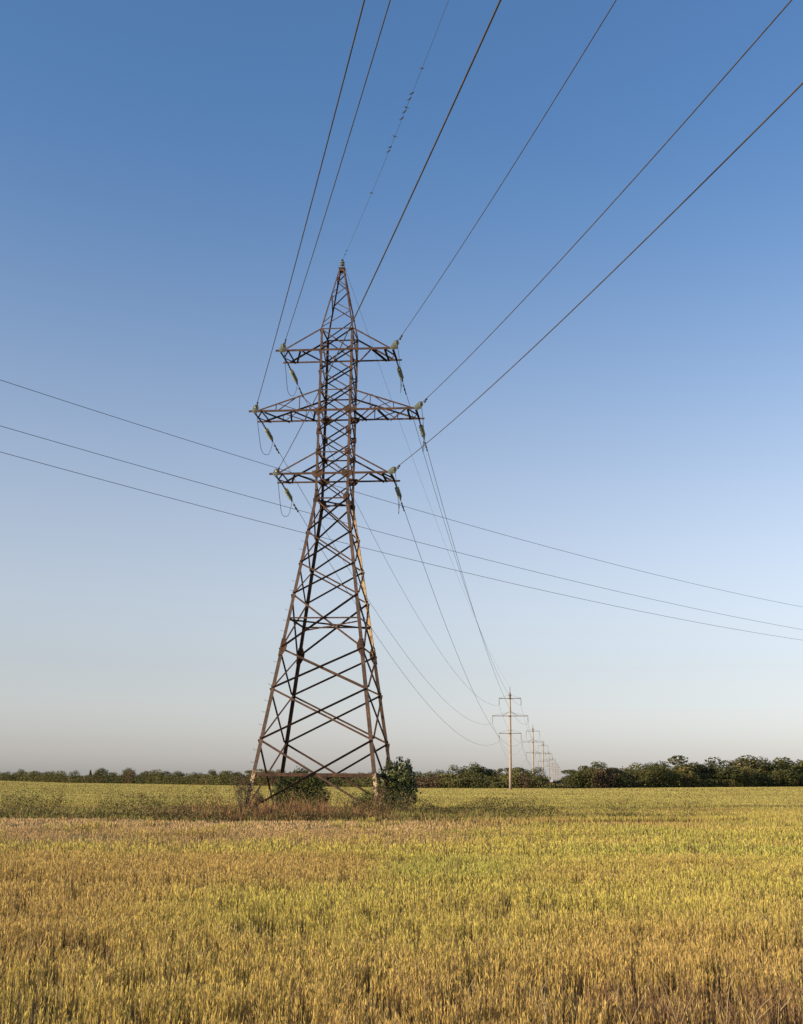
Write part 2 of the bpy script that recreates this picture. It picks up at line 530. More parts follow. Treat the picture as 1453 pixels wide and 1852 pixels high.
# crossarms
def crossarm(zc, zt, L, tipx, mid):
    arm = MB()                                # plan bracing between the two chords, seen from below
    parts = []
    for s in (-1, 1):
        def fr(a): return Vector((s * a, -WB + .02, zc - .02))
        def bk(a): return Vector((s * a, WB - .02, zc - .02))
        def bar(p, q, sz=.085):
            arm.angle(p, q, (0, 0, -1), Vector((s, 0, 0)), sz, sz * .14)
        e = tipx
        bar(fr(e), bk(e), .11)
        hm = (fr(e) + bk(e)) / 2 + Vector((0, 0, -.02))
        bar(hm, fr(e - .45), .065); bar(hm, bk(e - .45), .065)
        if mid:
            seq = [(fr(e - .5), bk(e - .55)), (fr(e - .62), bk(e - 1.75)), (bk(e - 1.9), fr(e - 2.3)), (fr(e - 2.45), bk(e - 3.55)), (fr(WB + .1), bk(WB + .65))]
        else:
            seq = [(fr(e - .5), bk(e - .5)), (bk(e - .62), fr(e - 1.25)), (fr(e - 1.35), bk(WB + .05))]
        for p, q in seq: bar(p, q, .105)
        for sy in (-1, 1):                     # sloping ties up to the body
            y = sy * (WB + .004)
            top = Vector((s * WB, y, zt)); tip = Vector((s * (e - .12), y, zc + .06))
            t = MB()
            t.angle(top, tip, (0, 0, -1), (0, -sy, 0), .092, .012)
            parts.append(("tie", t))
            if mid:                            # web between tie and chord
                w = MB()
                def on_tie(f): return top.lerp(tip, f)
                def on_ch(f): return Vector((s * (WB + (e - .12 - WB) * f), y, zc + .05))
                off = Vector((0, -sy * .03, 0))
                for p, q in ((on_tie(.30), on_ch(.30)), (on_tie(.68), on_ch(.68)), (on_tie(.28), on_ch(.02)), (on_tie(.66), on_ch(.32)), (on_tie(.32), on_ch(.64))):
                    w.angle(p + off, q + off, (s, 0, 0), (0, -sy, 0), .05, .008)
                parts.append(("web", w))
    for sy in (-1, 1):
        y = sy * (WB + .012)
        arm.angle((-L, y, zc + .075), (L, y, zc + .075), (0, 0, -1), (0, 1, 0), .135 if sy < 0 else .11, .015)
    o = arm.build("crossarm", RUST, tower)
    for k, t in parts:
        t.build("tie_rod" if k == "tie" else "web_lattice", RUST, o)
crossarm(ZB, ZA, 3.80, 3.45, False)
crossarm(ZD, ZC, 5.28, 4.92, True)
crossarm(ZF, ZE, 3.83, 3.47, False)

# ------------------------------------------------------------------ insulators, jumpers and conductors at the tower
Mtw = Matrix.Translation((TX, TY, 0)) @ Matrix.Rotation(YAW, 4, 'Z')
def tw(a, b, z): return Mtw @ Vector((a, b, z))
D_IN = Vector((0.22495, -0.97437, 0.0))        # towards the span that passes over the camera
AZ = math.radians(6.08)
D_OUT = Vector((math.sin(AZ), math.cos(AZ), 0))
POLE0 = Vector((13.6, 249.0, 0)); POLE_STEP = D_OUT * (159 / math.cos(AZ))
POLE_RZ = -AZ
ARM_END = {'upper': (2.44, 18.45), 'middle': (3.95, 14.5), 'lower': (2.44, 10.65)}
def pole_tip(i, level, s):
    a, z = ARM_END[level]
    n = Vector((math.cos(AZ), -math.sin(AZ), 0))
    return POLE0 + POLE_STEP * i + n * (s * a) + Vector((0, 0, z))

def insulator_string(p, d, link, ndisc, label, dr=.135, pitch=.145):
    root = empty("insulator_string", p)
    tag(root, label, "insulator", "glass insulator strings on the lattice tower")
    d = Vector(d).normalized()
    m = MB()
    m.tube([Vector((0, 0, 0)), d * link], .032, 6)
    nl = max(1, int(link / .22))
    for k in range(nl):
        m.box(d * (link * (k + .5) / nl), .09, .09, .10)
    m.build("end_fitting", FITTING, root)
    m = MB()
    L = link + ndisc * pitch
    m.tube([d * L, d * (L + .30)], .045, 6)
    m.box(d * (L + .30), .10, .10, .16)
    m.build("end_fitting", FITTING, root)
    for k in range(ndisc):
        g = MB()
        s0 = link + k * pitch
        g.lathe([(s0, .03), (s0 + .02, .06), (s0 + .055, .075), (s0 + .075, dr), (s0 + .105, dr), (s0 + .115, .07), (s0 + .145, .03)], (0, 0, 0), d, 14)
        g.build("glass_disc", GLASS, root, smooth=False)
    return Vector(p) + d * (L + .34)

def wire(name, pts, r, m, label, cat, group=None, n=6):
    mb = MB(); mb.tube(pts, r, n)
    o = mb.build(name, m, smooth=True)
    tag(o, label, cat, group)
    return o
def damper(parent, p, d):
    mb = MB(); d = Vector(d).normalized(); p = Vector(p) + Vector((0, 0, -.09))
    mb.tube([p - d * .22, p + d * .22], .012, 5)
    mb.lathe([(-.07, .02), (-.06, .05), (.06, .05), (.07, .02)], p - d * .22, d, 8)
    mb.lathe([(-.07, .02), (-.06, .05), (.06, .05), (.07, .02)], p + d * .22, d, 8)
    mb.box(p + Vector((0, 0, .06)), .05, .05, .14)
    mb.build("vibration_damper", FITTING, parent)

def catmull(P, n=10):
    out = []
    Q = [P[0] * 2 - P[1]] + P + [P[-1] * 2 - P[-2]]
    for i in range(1, len(Q) - 2):
        for k in range(n):
            t = k / n
            a, b, c, e = Q[i - 1], Q[i], Q[i + 1], Q[i + 2]
            out.append(.5 * ((2 * b) + (c - a) * t + (2 * a - 5 * b + 4 * c - e) * t * t + (3 * b - a - 3 * c + e) * t ** 3))
    out.append(P[-1])
    return out

# level, side, x front, a, b (slope and curvature of the incoming span), x rear, sag of the outgoing span
SPANS = [('upper', -1, ZB, 3.40, -.1533, .594e-3, 3.49, 5.5), ('upper', 1, ZB, 3.50, -.1356, .822e-3, 3.48, 5.0),
         ('middle', -1, ZD, 4.90, -.1450, .434e-3, 4.96, 5.6), ('middle', 1, ZD, 5.00, -.1479, .813e-3, 4.95, 5.6),
         ('lower', -1, ZF, 3.45, -.1512, .664e-3, 3.52, 6.0), ('lower', 1, ZF, 3.50, -.1409, .765e-3, 3.50, 6.2)]
SIDE = {-1: 'left', 1: 'right'}
for lev, s, z, xf, ca, cb, xr, sag in SPANS:
    sd_ = SIDE[s]
    A = tw(s * xf, -WB - .02, z)
    d = (D_IN + Vector((0, 0, ca))).normalized()
    endf = insulator_string(A, d, .12, 8, f"glass insulator string on the near edge of the {lev} crossarm's {sd_} tip", .175)
    L0 = (endf - A).length
    pts = []
    for t in np.concatenate([np.linspace(0, 3, 4), np.linspace(4, 150, 120)]):
        u = L0 * .99 + t
        pts.append(A + D_IN * u + Vector((0, 0, ca * u + cb * u * u)))
    pos = {('upper', -1): "second from the left of the wires", ('upper', 1): "third from the right of the wires", ('middle', -1): "leftmost of the wires",
           ('middle', 1): "second from the right of the wires", ('lower', -1): "thick dark middle one of the wires", ('lower', 1): "rightmost of the wires"}[(lev, s)]
    w = wire("power_line", pts, .019, WIRE, f"{pos} rising overhead, from the {lev} crossarm's {sd_} tip", "power line", "conductors rising overhead from the tower")
    damper(w, pts[1] + (pts[2] - pts[1]) * .2, D_IN)
    # outgoing side
    Ar = tw(s * xr, WB + .02, z - .04)
    B = pole_tip(0, lev, s)
    L = (B - Ar).to_2d().length
    dirh = (B - Ar); slope = (dirh.z - 4 * sag) / L
    dh = Vector((dirh.x, dirh.y, 0)).normalized()
    dr_ = (dh + Vector((0, 0, slope))).normalized()
    endr = insulator_string(Ar, dr_, .85, 9, f"glass insulator string hanging off the far edge of the {lev} crossarm's {sd_} tip", .145)
    t0 = (endr - Ar).length / L * .985
    pts = []
    for t in np.linspace(t0, 1, 90):
        Q = Ar.lerp(B, t); Q.z -= 4 * sag * t * (1 - t)
        pts.append(Q)
    w = wire("power_line", pts, .0165, WIRE, f"wire sagging from the tower's {lev} {sd_} arm to the nearest concrete pole", "power line", "conductors from the tower to the nearest pole")
    dt = (pts[1] - pts[0]).normalized()
    damper(w, pts[0] + dt * .75, dt)
    damper(w, pts[0] + dt * 1.35, dt)
    # jumper loop
    f0 = endf - d * .12; r0 = endr - dr_ * .05
    if s < 0:
        P = [f0, f0.lerp(r0, .22) + Vector((0, 0, -1.25)), f0.lerp(r0, .52) + Vector((-.1, 0, -1.75 + random.uniform(-.1, .1))), f0.lerp(r0, .80) + Vector((.0, 0, -1.35)), r0 + Vector((0, 0, -.30)), r0]
    else:
        P = [f0, f0.lerp(r0, .18) + Vector((.1, 0, -.85)), f0.lerp(r0, .5) + Vector((.1, 0, -1.55 + random.uniform(-.1, .1))), f0.lerp(r0, .84) + Vector((-.05, 0, -1.25)), r0 + Vector((-.04, 0, -.35)), r0]
    wire("jumper_cable", catmull(P, 8), .016, WIRE, f"slack jumper loop hanging below the {lev} crossarm's {sd_} tip", "cable", "jumper loops on the lattice tower")

# ground wire and its pin insulator on the peak
gp = Vector((TX, TY, ZTOP + .05))
root = empty("insulator_string", gp)
tag(root, "small glass insulator on the very tip of the lattice tower", "insulator")
m = MB(); m.tube([(0, 0, 0), (0, 0, .56)], .03, 6); m.box((0, 0, .56), .12, .16, .08); m.build("end_fitting", FITTING, root)
for k in range(2):
    g = MB(); g.lathe([(.16 + k * .17, .04), (.19 + k * .17, .10), (.22 + k * .17, .16), (.25 + k * .17, .16), (.27 + k * .17, .05)], (0, 0, 0), (0, 0, 1), 14)
    g.build("glass_disc", GLASS, root)
G0 = Vector((TX, TY, 34.0))
def gw(u): return G0 + D_IN * u + Vector((0, 0, -.1756 * u + 1.173e-3 * u * u))
wire("ground_wire", [gw(u) for u in np.linspace(0, 140, 140)], .0085, WIRE, "thin wire rising from the tower's peak with small birds perched along it", "ground wire")
B = POLE0 + Vector((0, 0, 22.6))
pts = []
for t in np.linspace(0, 1, 80):
    Q = G0.lerp(B, t); Q.z -= 4 * 3.0 * t * (1 - t); pts.append(Q)
wire("ground_wire", pts, .009, FAINT, "faint thin wire sagging from the tower's peak to the top of the nearest concrete pole", "ground wire")

# birds
def bird(u, label, k):
    p = gw(u)
    sz = .7 if u < 5 else 1.0
    ang = random.uniform(-.5, .5) + (math.pi if k % 3 == 0 else 0)
    ca, sa = math.cos(ang), math.sin(ang)
    mb = MB()
    sec = [(-.17, .012, .004), (-.12, .022, .010), (-.075, .026, .020), (-.03, .042, .040), (.02, .046, .048), (.055, .036, .040), (.075, .030, .033), (.10, .026, .027), (.118, .012, .012), (.142, .003, .003)]
    n = 8; k0 = 0
    for (t, rw, rh) in sec:
        zc = .055 + t * .42 + (.012 if t > .06 else 0)
        for j in range(n):
            q = 2 * math.pi * j / n
            lx, ly, lz = t * .78 * sz, .78 * sz * rw * math.cos(q), .78 * sz * (zc + rh * math.sin(q))
            mb.v.append((lx * ca - ly * sa, lx * sa + ly * ca, lz))
    for i in range(len(sec) - 1):
        for j in range(n):
            a = i * n + j; b = i * n + (j + 1) % n
            mb.f.append((a, b, b + n, a + n))
    mb.f.append(tuple(range(n - 1, -1, -1))); mb.f.append(tuple((len(sec) - 1) * n + j for j in range(n)))
    o = mb.build("bird", BIRDM, smooth=True)
    o.location = p + Vector((0, 0, .008))
    tag(o, label, "bird", "birds perched on the thin wire")
for k, (u, lb) in enumerate([
    (25.25, "lone dark bird perched highest on the thin wire, farthest from the tower"),
    (23.11, "dark bird at the top end of the cluster of five on the thin wire"),
    (22.61, "dark bird second from the top in the cluster of five on the thin wire"),
    (21.83, "dark bird in the middle of the cluster of five on the thin wire"),
    (21.43, "dark bird second from the bottom in the cluster of five on the thin wire"),
    (20.75, "dark bird at the bottom end of the cluster of five on the thin wire"),
    (18.91, "dark bird sitting alone just above the close pair on the thin wire"),
    (17.71, "upper dark bird of the close pair below the cluster of five"),
    (17.24, "lower dark bird of the close pair below the cluster of five"),
    (11.90, "dark bird alone halfway down the thin wire, well below the others"),
    (1.99, "dark bird just above the tower's peak, upper of the two there"),
    (1.21, "dark bird nearest the tower's peak, lower of the two there")]):
    bird(u, lb, k)

# three wires of another line crossing behind the tower
for A, B, sag, lb in (((-26.04, 60, 24.09), (42.69, 132, 22.58), 1.1, "uppermost of the three wires crossing behind the tower from left to right"),
                      ((-25.75, 60, 21.31), (42.5, 132, 19.83), 0.9, "middle one of the three wires crossing behind the tower from left to right"),
                      ((-25.59, 60, 19.76), (42.41, 132, 18.57), 1.0, "lowest of the three wires crossing behind the tower from left to right")):
    A, B = Vector(A), Vector(B)
    pts = []
    for t in np.linspace(-.5, 1.6, 110):
        Q = A.lerp(B, t); Q.z -= 4 * sag * t * (1 - t); pts.append(Q)
    wire("power_line", pts, .0165, WIRE, lb, "power line", "wires crossing behind the tower")

# ------------------------------------------------------------------ concrete poles of the line beyond
def make_pole():
    root = empty("concrete_pole")
    m = MB(); m.lathe([(-.5, .335), (6, .30), (12, .26), (18, .215), (21.1, .19)], (0, 0, 0), (0, 0, 1), 18)
    m.build("concrete_shaft", CONCRETE, root, smooth=True)
    m = MB(); m.lathe([(20.2, .24), (20.9, .23), (21.3, .15), (21.35, .075), (22.65, .06)], (0, 0, 0), (0, 0, 1), 10)
    m.build("top_spike", POLESTEEL, root)
    for lev, zc, half, zi in (('u', 20.0, 2.44, 18.45), ('m', 16.15, 3.95, 14.5), ('l', 12.35, 2.44, 10.65)):
        a = MB()
        for y in (-.24, .24):
            a.angle((-half, y, zc), (half, y, zc), (0, 0, 1), (0, 1 if y > 0 else -1, 0), .11, .014)
        for s in (-1, 1):
            a.box((s * (half - .15), 0, zc + .10), .34, .56, .12)
        a.lathe([(zc - .14, .30), (zc + .14, .30)], (0, 0, 0), (0, 0, 1), 12)
        arm = a.build("crossarm", POLESTEEL, root)
        tz = zc + (.95 if lev == 'm' else .80)
        for s in (-1, 1):
            t = MB()
            if lev == 'm':
                t.tube([(s * .15, 0, tz), (s * 1.78, 0, zc + .08)], .05, 6)
                t.tube([(s * .2, 0, tz - .1), (s * half, 0, zc + .12)], .02, 5)
            else:
                t.tube([(s * .10, 0, tz - .0), (s * .45, 0, tz - .16)], .035, 5)
                t.tube([(s * .2, 0, tz), (s * half, 0, zc + .12)], .016, 5)
            t.build("tie_rod", POLESTEEL, arm)
            g = MB()
            prof = [(0, .03), (.22, .03)]
            for k in range(8):
                q = .22 + k * .145
                prof += [(q + .02, .06), (q + .05, .125), (q + .09, .125), (q + .11, .05)]
            prof += [(1.55, .03), (zc - zi, .05)]
            g.lathe(prof, (s * half, 0, zc), (0, 0, -1), 8)
            g.build("insulator", GLASS, arm)
    return root
proto = make_pole()
ORD = ["nearest and tallest", "second nearest", "third nearest", "fourth nearest", "fifth nearest", "sixth nearest", "seventh nearest", "farthest and smallest"]
for i in range(8):
    o = proto if i == 0 else copy_tree(proto)
    o.name = "concrete_pole" if i == 0 else "concrete_pole.%03d" % i
    p = POLE0 + POLE_STEP * i
    o.location = (p.x, p.y, float(gz(p.x, p.y)) * .5)
    o.rotation_euler = (0, 0, POLE_RZ)
    tag(o, f"{ORD[i]} of the concrete power poles receding to the right of the tower", "power pole", "concrete power poles receding to the horizon")
names = ["nearest", "second", "third", "fourth"]
for i in range(3):
    for lev in ('upper', 'middle', 'lower'):
        for s in (-1, 1):
            A, B = pole_tip(i, lev, s), pole_tip(i + 1, lev, s)
            pts = []
            for t in np.linspace(0, 1, 40):
                Q = A.lerp(B, t); Q.z -= 4 * 4.5 * t * (1 - t); pts.append(Q)
            wire("power_line", pts, .016, FAINT, f"{lev} {SIDE[s]} wire sagging between the {names[i]} and {names[i+1]} concrete poles", "power line", "conductors between the concrete poles", 5)

# ------------------------------------------------------------------ vegetation helpers
def vnoise(x, y, scale, seed):
    """smooth value noise 0..1"""
    r = np.random.default_rng(seed)
    tab = r.random((256, 256))
    u, v = x / scale, y / scale
    iu, iv = np.floor(u).astype(int), np.floor(v).astype(int)
    fu, fv = u - iu, v - iv
    fu = fu * fu * (3 - 2 * fu); fv = fv * fv * (3 - 2 * fv)
    g = lambda a, b: tab[a % 256, b % 256]
    return (g(iu, iv) * (1 - fu) + g(iu + 1, iv) * fu) * (1 - fv) + (g(iu, iv + 1) * (1 - fu) + g(iu + 1, iv + 1) * fu) * fv

def blades_mesh(base, d, length, width, bend, c0, c1):
    """tapered two-segment blades; returns V, loops, counts, tint"""
    N = len(base)
    d = d / np.linalg.norm(d, axis=1, keepdims=True)
    a = rng.random(N) * 2 * np.pi
    rv = np.stack([np.cos(a), np.sin(a), np.zeros(N)], 1)
    side = np.cross(d, rv); side /= np.maximum(np.linalg.norm(side, axis=1, keepdims=True), 1e-6)
    bd = rv * bend[:, None]
    L = length[:, None]; W = width[:, None] / 2
    mid = base + d * L * .55 + bd * L * .18
    tip = base + d * L + bd * L * .6
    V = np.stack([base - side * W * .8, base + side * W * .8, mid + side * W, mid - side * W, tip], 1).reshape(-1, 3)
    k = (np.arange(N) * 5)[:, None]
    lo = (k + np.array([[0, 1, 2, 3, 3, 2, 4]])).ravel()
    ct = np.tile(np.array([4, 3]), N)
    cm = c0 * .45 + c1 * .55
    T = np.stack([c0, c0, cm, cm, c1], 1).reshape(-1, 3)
    return V, lo, ct, T

def merge(chunks):
    off = 0; Vs, Ls, Cs, Ts = [], [], [], []
    for V, lo, ct, T in chunks:
        Vs.append(V); Ls.append(lo + off); Cs.append(ct); Ts.append(T); off += len(V)
    return np.concatenate(Vs), np.concatenate(Ls), np.concatenate(Cs), np.concatenate(Ts)

def leaves_mesh(c, nrm, size, tint, aspect=.6):
    """leaf shaped quads (rhombs folded a little)"""
    N = len(c)
    nrm = nrm / np.maximum(np.linalg.norm(nrm, axis=1, keepdims=True), 1e-6)
    rv = rng.normal(size=(N, 3))
    u = np.cross(nrm, rv); u /= np.maximum(np.linalg.norm(u, axis=1, keepdims=True), 1e-6)
    v = np.cross(nrm, u)
    s = size[:, None]
    V = np.stack([c - u * s * .5, c - v * s * .5 * aspect + nrm * s * .06, c + u * s * .5, c + v * s * .5 * aspect + nrm * s * .06], 1).reshape(-1, 3)
    lo = np.arange(4 * N); ct = np.full(N, 4)
    T = np.repeat(tint, 4, axis=0)
    return V, lo, ct, T

def blob_crown(blobs, n, size, cols, jitter=.15, fill=.25):
    """leaves scattered over and inside a set of ellipsoids (cx,cy,cz,rx,ry,rz)"""
    B = np.array(blobs, float)
    wgt = B[:, 3] * B[:, 5] + B[:, 4] * B[:, 5]
    idx = rng.choice(len(B), n, p=wgt / wgt.sum())
    q = rng.normal(size=(n, 3)); q /= np.linalg.norm(q, axis=1, keepdims=True)
    rad = np.where(rng.random(n) < fill, rng.random(n) ** .5, 1 + rng.normal(size=n) * jitter)
    c = B[idx, :3] + q * B[idx, 3:] * rad[:, None]
    nrm = q + rng.normal(size=(n, 3)) * .7 + np.array([0, 0, .25])
    cb = np.array(cols)[rng.integers(0, len(cols), len(B))]
    t = cb[idx] * (1 + rng.normal(size=(n, 1)) * .18) + rng.normal(size=(n, 3)) * .004
    return leaves_mesh(c, nrm, size * (.6 + rng.random(n) * .8), np.clip(t, .005, 1))

# ------------------------------------------------------------------ the crop
TOWER_X, TOWER_Y = TX, TY
def zone_weights(x, y):
    """where the uncropped weedy strip and the pale stubble strip lie (real patches of the field)"""
    wob = (vnoise(x, y * 0, 9, 3) - .5) * 3.0 + (vnoise(x, y * 0, 2.3, 4) - .5) * 1.6
    u = y - .05 * (x + 7) + wob
    far = 63 + 4 * (vnoise(x, y * 0, 14, 8) - .5)
    weedy = (u > 50.0) & (u < far) & (x > -45) & (x < 5)
    weedy |= (u > 52.0) & (u < far - 5) & (x >= 5) & (x < 15) & (vnoise(x, y, 2.6, 9) > .12 + (x - 5) * .06)
    jr = np.random.default_rng(77).normal(size=np.shape(x))
    s0 = 28.5 + 4.0 * (vnoise(x, y * 0, 5, 12) - .5) + 1.3 * jr
    stub = (u > s0) & (u <= 50.5) & (x < 4.6 + 4 * (vnoise(x * 0, y, 3, 13) - .5) + 3.2 * jr)
    stub &= (vnoise(x, y * .7, 1.1, 16) + .12 * jr) > .07
    stub |= (u > 44) & (u <= 49.5) & (x >= 4) & (x < 14) & (vnoise(x * .5, y, 2.0, 14) > .5)
    return weedy, stub

def sample_field(d0, d1, dens):
    """points between depths d0 and d1 over the width the camera can see, plus a margin"""
    area = .5 * (d1 ** 2 - d0 ** 2) * .98 + 5 * (d1 - d0)
    n = int(area * dens)
    t = rng.random(n)
    y = np.sqrt(d0 ** 2 + t * (d1 ** 2 - d0 ** 2))
    x = (rng.random(n) * .98 - .54) * y + (rng.random(n) - .5) * 5
    return x, y

def lerp3(a, b, t): return np.asarray(a)[None, :] * (1 - t[:, None]) + np.asarray(b)[None, :] * t[:, None]

def crop_band(d0, d1, dens, nblade, w, hscale, leafl):
    x, y = sample_field(d0, d1, dens)
    weedy, stub = zone_weights(x, y)
    keep = ~weedy & ~(stub & (rng.random(len(x)) < .35))
    thin = vnoise(x, y, .16, 31) * .6 + vnoise(x * .5, y, .8, 32) * .4         # gaps between tufts
    keep &= (thin > np.clip(.52 - (y - 6) * .008, .43, .52)) | (rng.random(len(x)) < .11) | (y > 60)
    x, y, stub = x[keep], y[keep], stub[keep]
    N = len(x)
    big = .07 + vnoise(x, y * .45, 7.0, 21) * .55 + vnoise(x, y * .6, 2.2, 22) * .45
    row = vnoise(x * .25, y, 3.2, 23)
    green = np.clip((big - .42) * 2.6 + (row - .5) * .8 + np.clip((y - 17) / 14, 0, 1) * .5, 0, 1)
    gr2 = vnoise(x, y, 3.3, 25)
    h = (.26 + .10 * vnoise(x * .6, y, 1.0, 24) + .07 * vnoise(x, y, .22, 26) + .10 * rng.random(N)) * hscale
    h = np.where(stub, .07 + .07 * rng.random(N), h)
    z = gz(x, y)
    base = np.stack([x, y, z], 1)
    dd = np.stack([rng.normal(size=N) * .055, rng.normal(size=N) * .055, np.ones(N)], 1)
    jit = rng.random(N)
    top = lerp3((.66, .468, .145), (.665, .560, .132), green)
    g3 = np.clip((gr2 - .55) * 3, 0, 1) * np.clip(green * 1.3, 0, 1)
    top = top * (1 - g3[:, None]) + np.array([.56, .53, .118]) * g3[:, None]
    bot = lerp3((.092, .050, .028), (.112, .076, .030), green)  # brown lower stems, darkened further to paint in shade between the stalks
    farq = np.clip((y - 55) / 40, 0, 1)[:, None] * .75
    top = top * (1 - farq) + np.array([.48, .44, .130]) * farq
    top[jit < .10] = (.50, .37, .17)
    red = (jit > .10) & (jit < .22)
    top[red] = (.25, .145, .085)
    top[stub] = lerp3((.70, .465, .215), (.56, .385, .165), rng.random(int(stub.sum())))
    bot[stub] = (.52, .35, .18)
    grst = stub & (rng.random(N) < .06 + .5 * np.clip((33.5 - y) / 5, 0, 1))
    top[grst] = (.29, .27, .06)
    corner_ = (y < 8.6) & (x > .75 + .5 * vnoise(x, y, .5, 27)) & (rng.random(N) < .7)
    top[corner_] = lerp3((.36, .225, .105), (.27, .165, .08), rng.random(int(corner_.sum())))
    mul = (.72 + .50 * rng.random(N)) * np.where(y > 55, .80 + .40 * vnoise(x * .35, y, 4.5, 28), 1)
    mul = mul[:, None]
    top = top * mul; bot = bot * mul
    chunks = []
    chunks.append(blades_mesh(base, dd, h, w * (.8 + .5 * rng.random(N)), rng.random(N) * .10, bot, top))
    for k in range(nblade - 1):
        f = .34 + .64 * rng.random(N) ** .75
        b2 = base + dd * (h * f)[:, None]
        if leafl <= 0:
            off = rng.normal(size=(N, 3)) * np.array([w * 4, w * 4, 0])
            b2 = base + off
            chunks.append(blades_mesh(b2, dd + rng.normal(size=(N, 3)) * .12, h * (.65 + .45 * rng.random(N)), w * (.7 + .6 * rng.random(N)), rng.random(N) * .3, bot, top))
        else:
            d2 = dd + rng.normal(size=(N, 3)) * np.array([.19, .19, .1])
            ck = bot * (1 - f[:, None]) + top * f[:, None]
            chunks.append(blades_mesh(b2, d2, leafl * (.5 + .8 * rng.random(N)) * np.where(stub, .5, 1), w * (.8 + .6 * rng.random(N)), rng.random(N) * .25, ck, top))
    return merge(chunks)

crop_chunks = [
    crop_band(4.6, 8, 900, 9, .0042, .80, .038),
    crop_band(8, 14, 700, 7, .0050, .76, .042),
    crop_band(14, 24, 390, 6, .0068, .72, .050),
    crop_band(24, 40, 150, 5, .012, .70, .07),
    crop_band(40, 72, 46, 3, .024, .70, 0),
    crop_band(72, 130, 13, 3, .044, .72, 0),
    crop_band(130, 230, 4.2, 3, .085, .8, 0),
    crop_band(230, 480, 1.2, 3, .16, .85, 0)]
V, lo, ct, T = merge(crop_chunks)
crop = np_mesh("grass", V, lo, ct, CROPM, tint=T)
tag(crop, "dense yellow green crop with brown dry stalks covering the whole field", "crop", kind="stuff")
del crop_chunks, V, lo, ct, T

# weedy strip around the tower: dry brown grass and green weeds
def strip_points(n, x0, x1, y0, y1):
    x = x0 + (x1 - x0) * rng.random(n); y = y0 + (y1 - y0) * rng.random(n)
    w, _ = zone_weights(x, y)
    return x[w], y[w]
x, y = strip_points(26000, -46, 18, 46, 74)
near = np.exp(-((x - TX + .5) / 5.6) ** 4)
keep = (rng.random(len(x)) < (.06 + .62 * near)) & ((vnoise(x, y, .8, 43) * .6 + vnoise(x, y, 2.1, 44) * .4 > .47) | (rng.random(len(x)) < .14))
x, y, near = x[keep], y[keep], near[keep]
N = len(x)
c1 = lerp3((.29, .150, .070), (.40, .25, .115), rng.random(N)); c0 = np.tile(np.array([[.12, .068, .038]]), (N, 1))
red = rng.random(N) < .25
c1[red] = (.24, .125, .075)
hh = (.22 + .80 * rng.random(N) ** 1.6 * (.15 + 1.5 * vnoise(x, y, .9, 41))) * (.65 + .55 * near)
ch = []
for k in range(3):
    b = np.stack([x + rng.normal(size=N) * .08, y + rng.normal(size=N) * .08, np.zeros(N)], 1)
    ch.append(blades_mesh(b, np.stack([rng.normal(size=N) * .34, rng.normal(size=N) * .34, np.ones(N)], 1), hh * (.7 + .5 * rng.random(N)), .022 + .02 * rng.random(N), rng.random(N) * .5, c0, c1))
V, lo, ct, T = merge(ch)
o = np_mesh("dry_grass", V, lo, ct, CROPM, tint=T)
tag(o, "tall dry brown grass growing around the feet of the lattice tower", "dry grass", kind="stuff")

x, y = strip_points(34000, -46, 18, 46, 74)
dens = vnoise(x, y, 2.2, 51) * .6 + vnoise(x, y, .8, 52) * .4
near = np.exp(-((x - TX) / 5.0) ** 2)
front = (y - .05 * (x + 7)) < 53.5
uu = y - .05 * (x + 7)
strip = (x > -3.5) & (x < 5.5) & (uu > 54.5) & (uu < 60)  # area of the large bush's shadow, painted into the leaf colour below
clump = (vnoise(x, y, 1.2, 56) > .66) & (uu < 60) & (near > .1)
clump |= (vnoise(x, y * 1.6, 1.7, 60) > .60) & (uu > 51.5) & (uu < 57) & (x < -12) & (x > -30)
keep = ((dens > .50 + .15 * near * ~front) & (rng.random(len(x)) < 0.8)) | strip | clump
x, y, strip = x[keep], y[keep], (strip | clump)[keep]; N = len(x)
hh = .28 + 1.25 * vnoise(x, y, 2.2, 51) * vnoise(x, y, .9, 53) * 1.4
hh = np.where((y - .05 * (x + 7)) < 53.5, hh * .38, hh)
chunks = []
for k in range(9):
    f = rng.random(N) ** .7
    c = np.stack([x + rng.normal(size=N) * .13, y + rng.normal(size=N) * .13, hh * f + .03], 1)
    t = lerp3((.060, .064, .020), (.24, .225, .060), vnoise(x, y, 1.5, 54) ** 1.3) * (.75 + .5 * rng.random((N, 1)))
    t[strip] *= .5  # dark green clumps, plus the bush's cast shadow painted as darker leaves
    br = rng.random(N) < .22; t[br] = (.27, .18, .09)
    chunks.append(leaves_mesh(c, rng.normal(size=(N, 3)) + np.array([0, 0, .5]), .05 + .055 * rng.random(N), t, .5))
x, y = strip_points(52000, -46, 18, 46, 74)
near = np.exp(-((x - TX) / 5.0) ** 2)
keep = (rng.random(len(x)) < 1 - .75 * near) & (vnoise(x, y, 1.4, 57) > .22)
x, y = x[keep], y[keep]; N = len(x)
gm = vnoise(x, y, 3.1, 58)
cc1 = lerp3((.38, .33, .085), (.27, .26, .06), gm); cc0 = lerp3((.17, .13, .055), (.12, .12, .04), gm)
bw = rng.random(N) < .28; cc1[bw] = (.33, .215, .105)
hb = (.18 + .34 * vnoise(x, y, 1.1, 59) * rng.random(N) + .12 * rng.random(N))
hb = np.where((y - .05 * (x + 7)) < 53.0, hb * .55, hb)
for k in range(3):
    b = np.stack([x + rng.normal(size=N) * .07, y + rng.normal(size=N) * .07, np.zeros(N)], 1)
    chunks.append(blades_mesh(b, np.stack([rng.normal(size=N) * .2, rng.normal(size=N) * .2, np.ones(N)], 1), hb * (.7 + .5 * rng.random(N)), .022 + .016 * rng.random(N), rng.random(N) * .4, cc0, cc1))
V, lo, ct, T = merge(chunks)
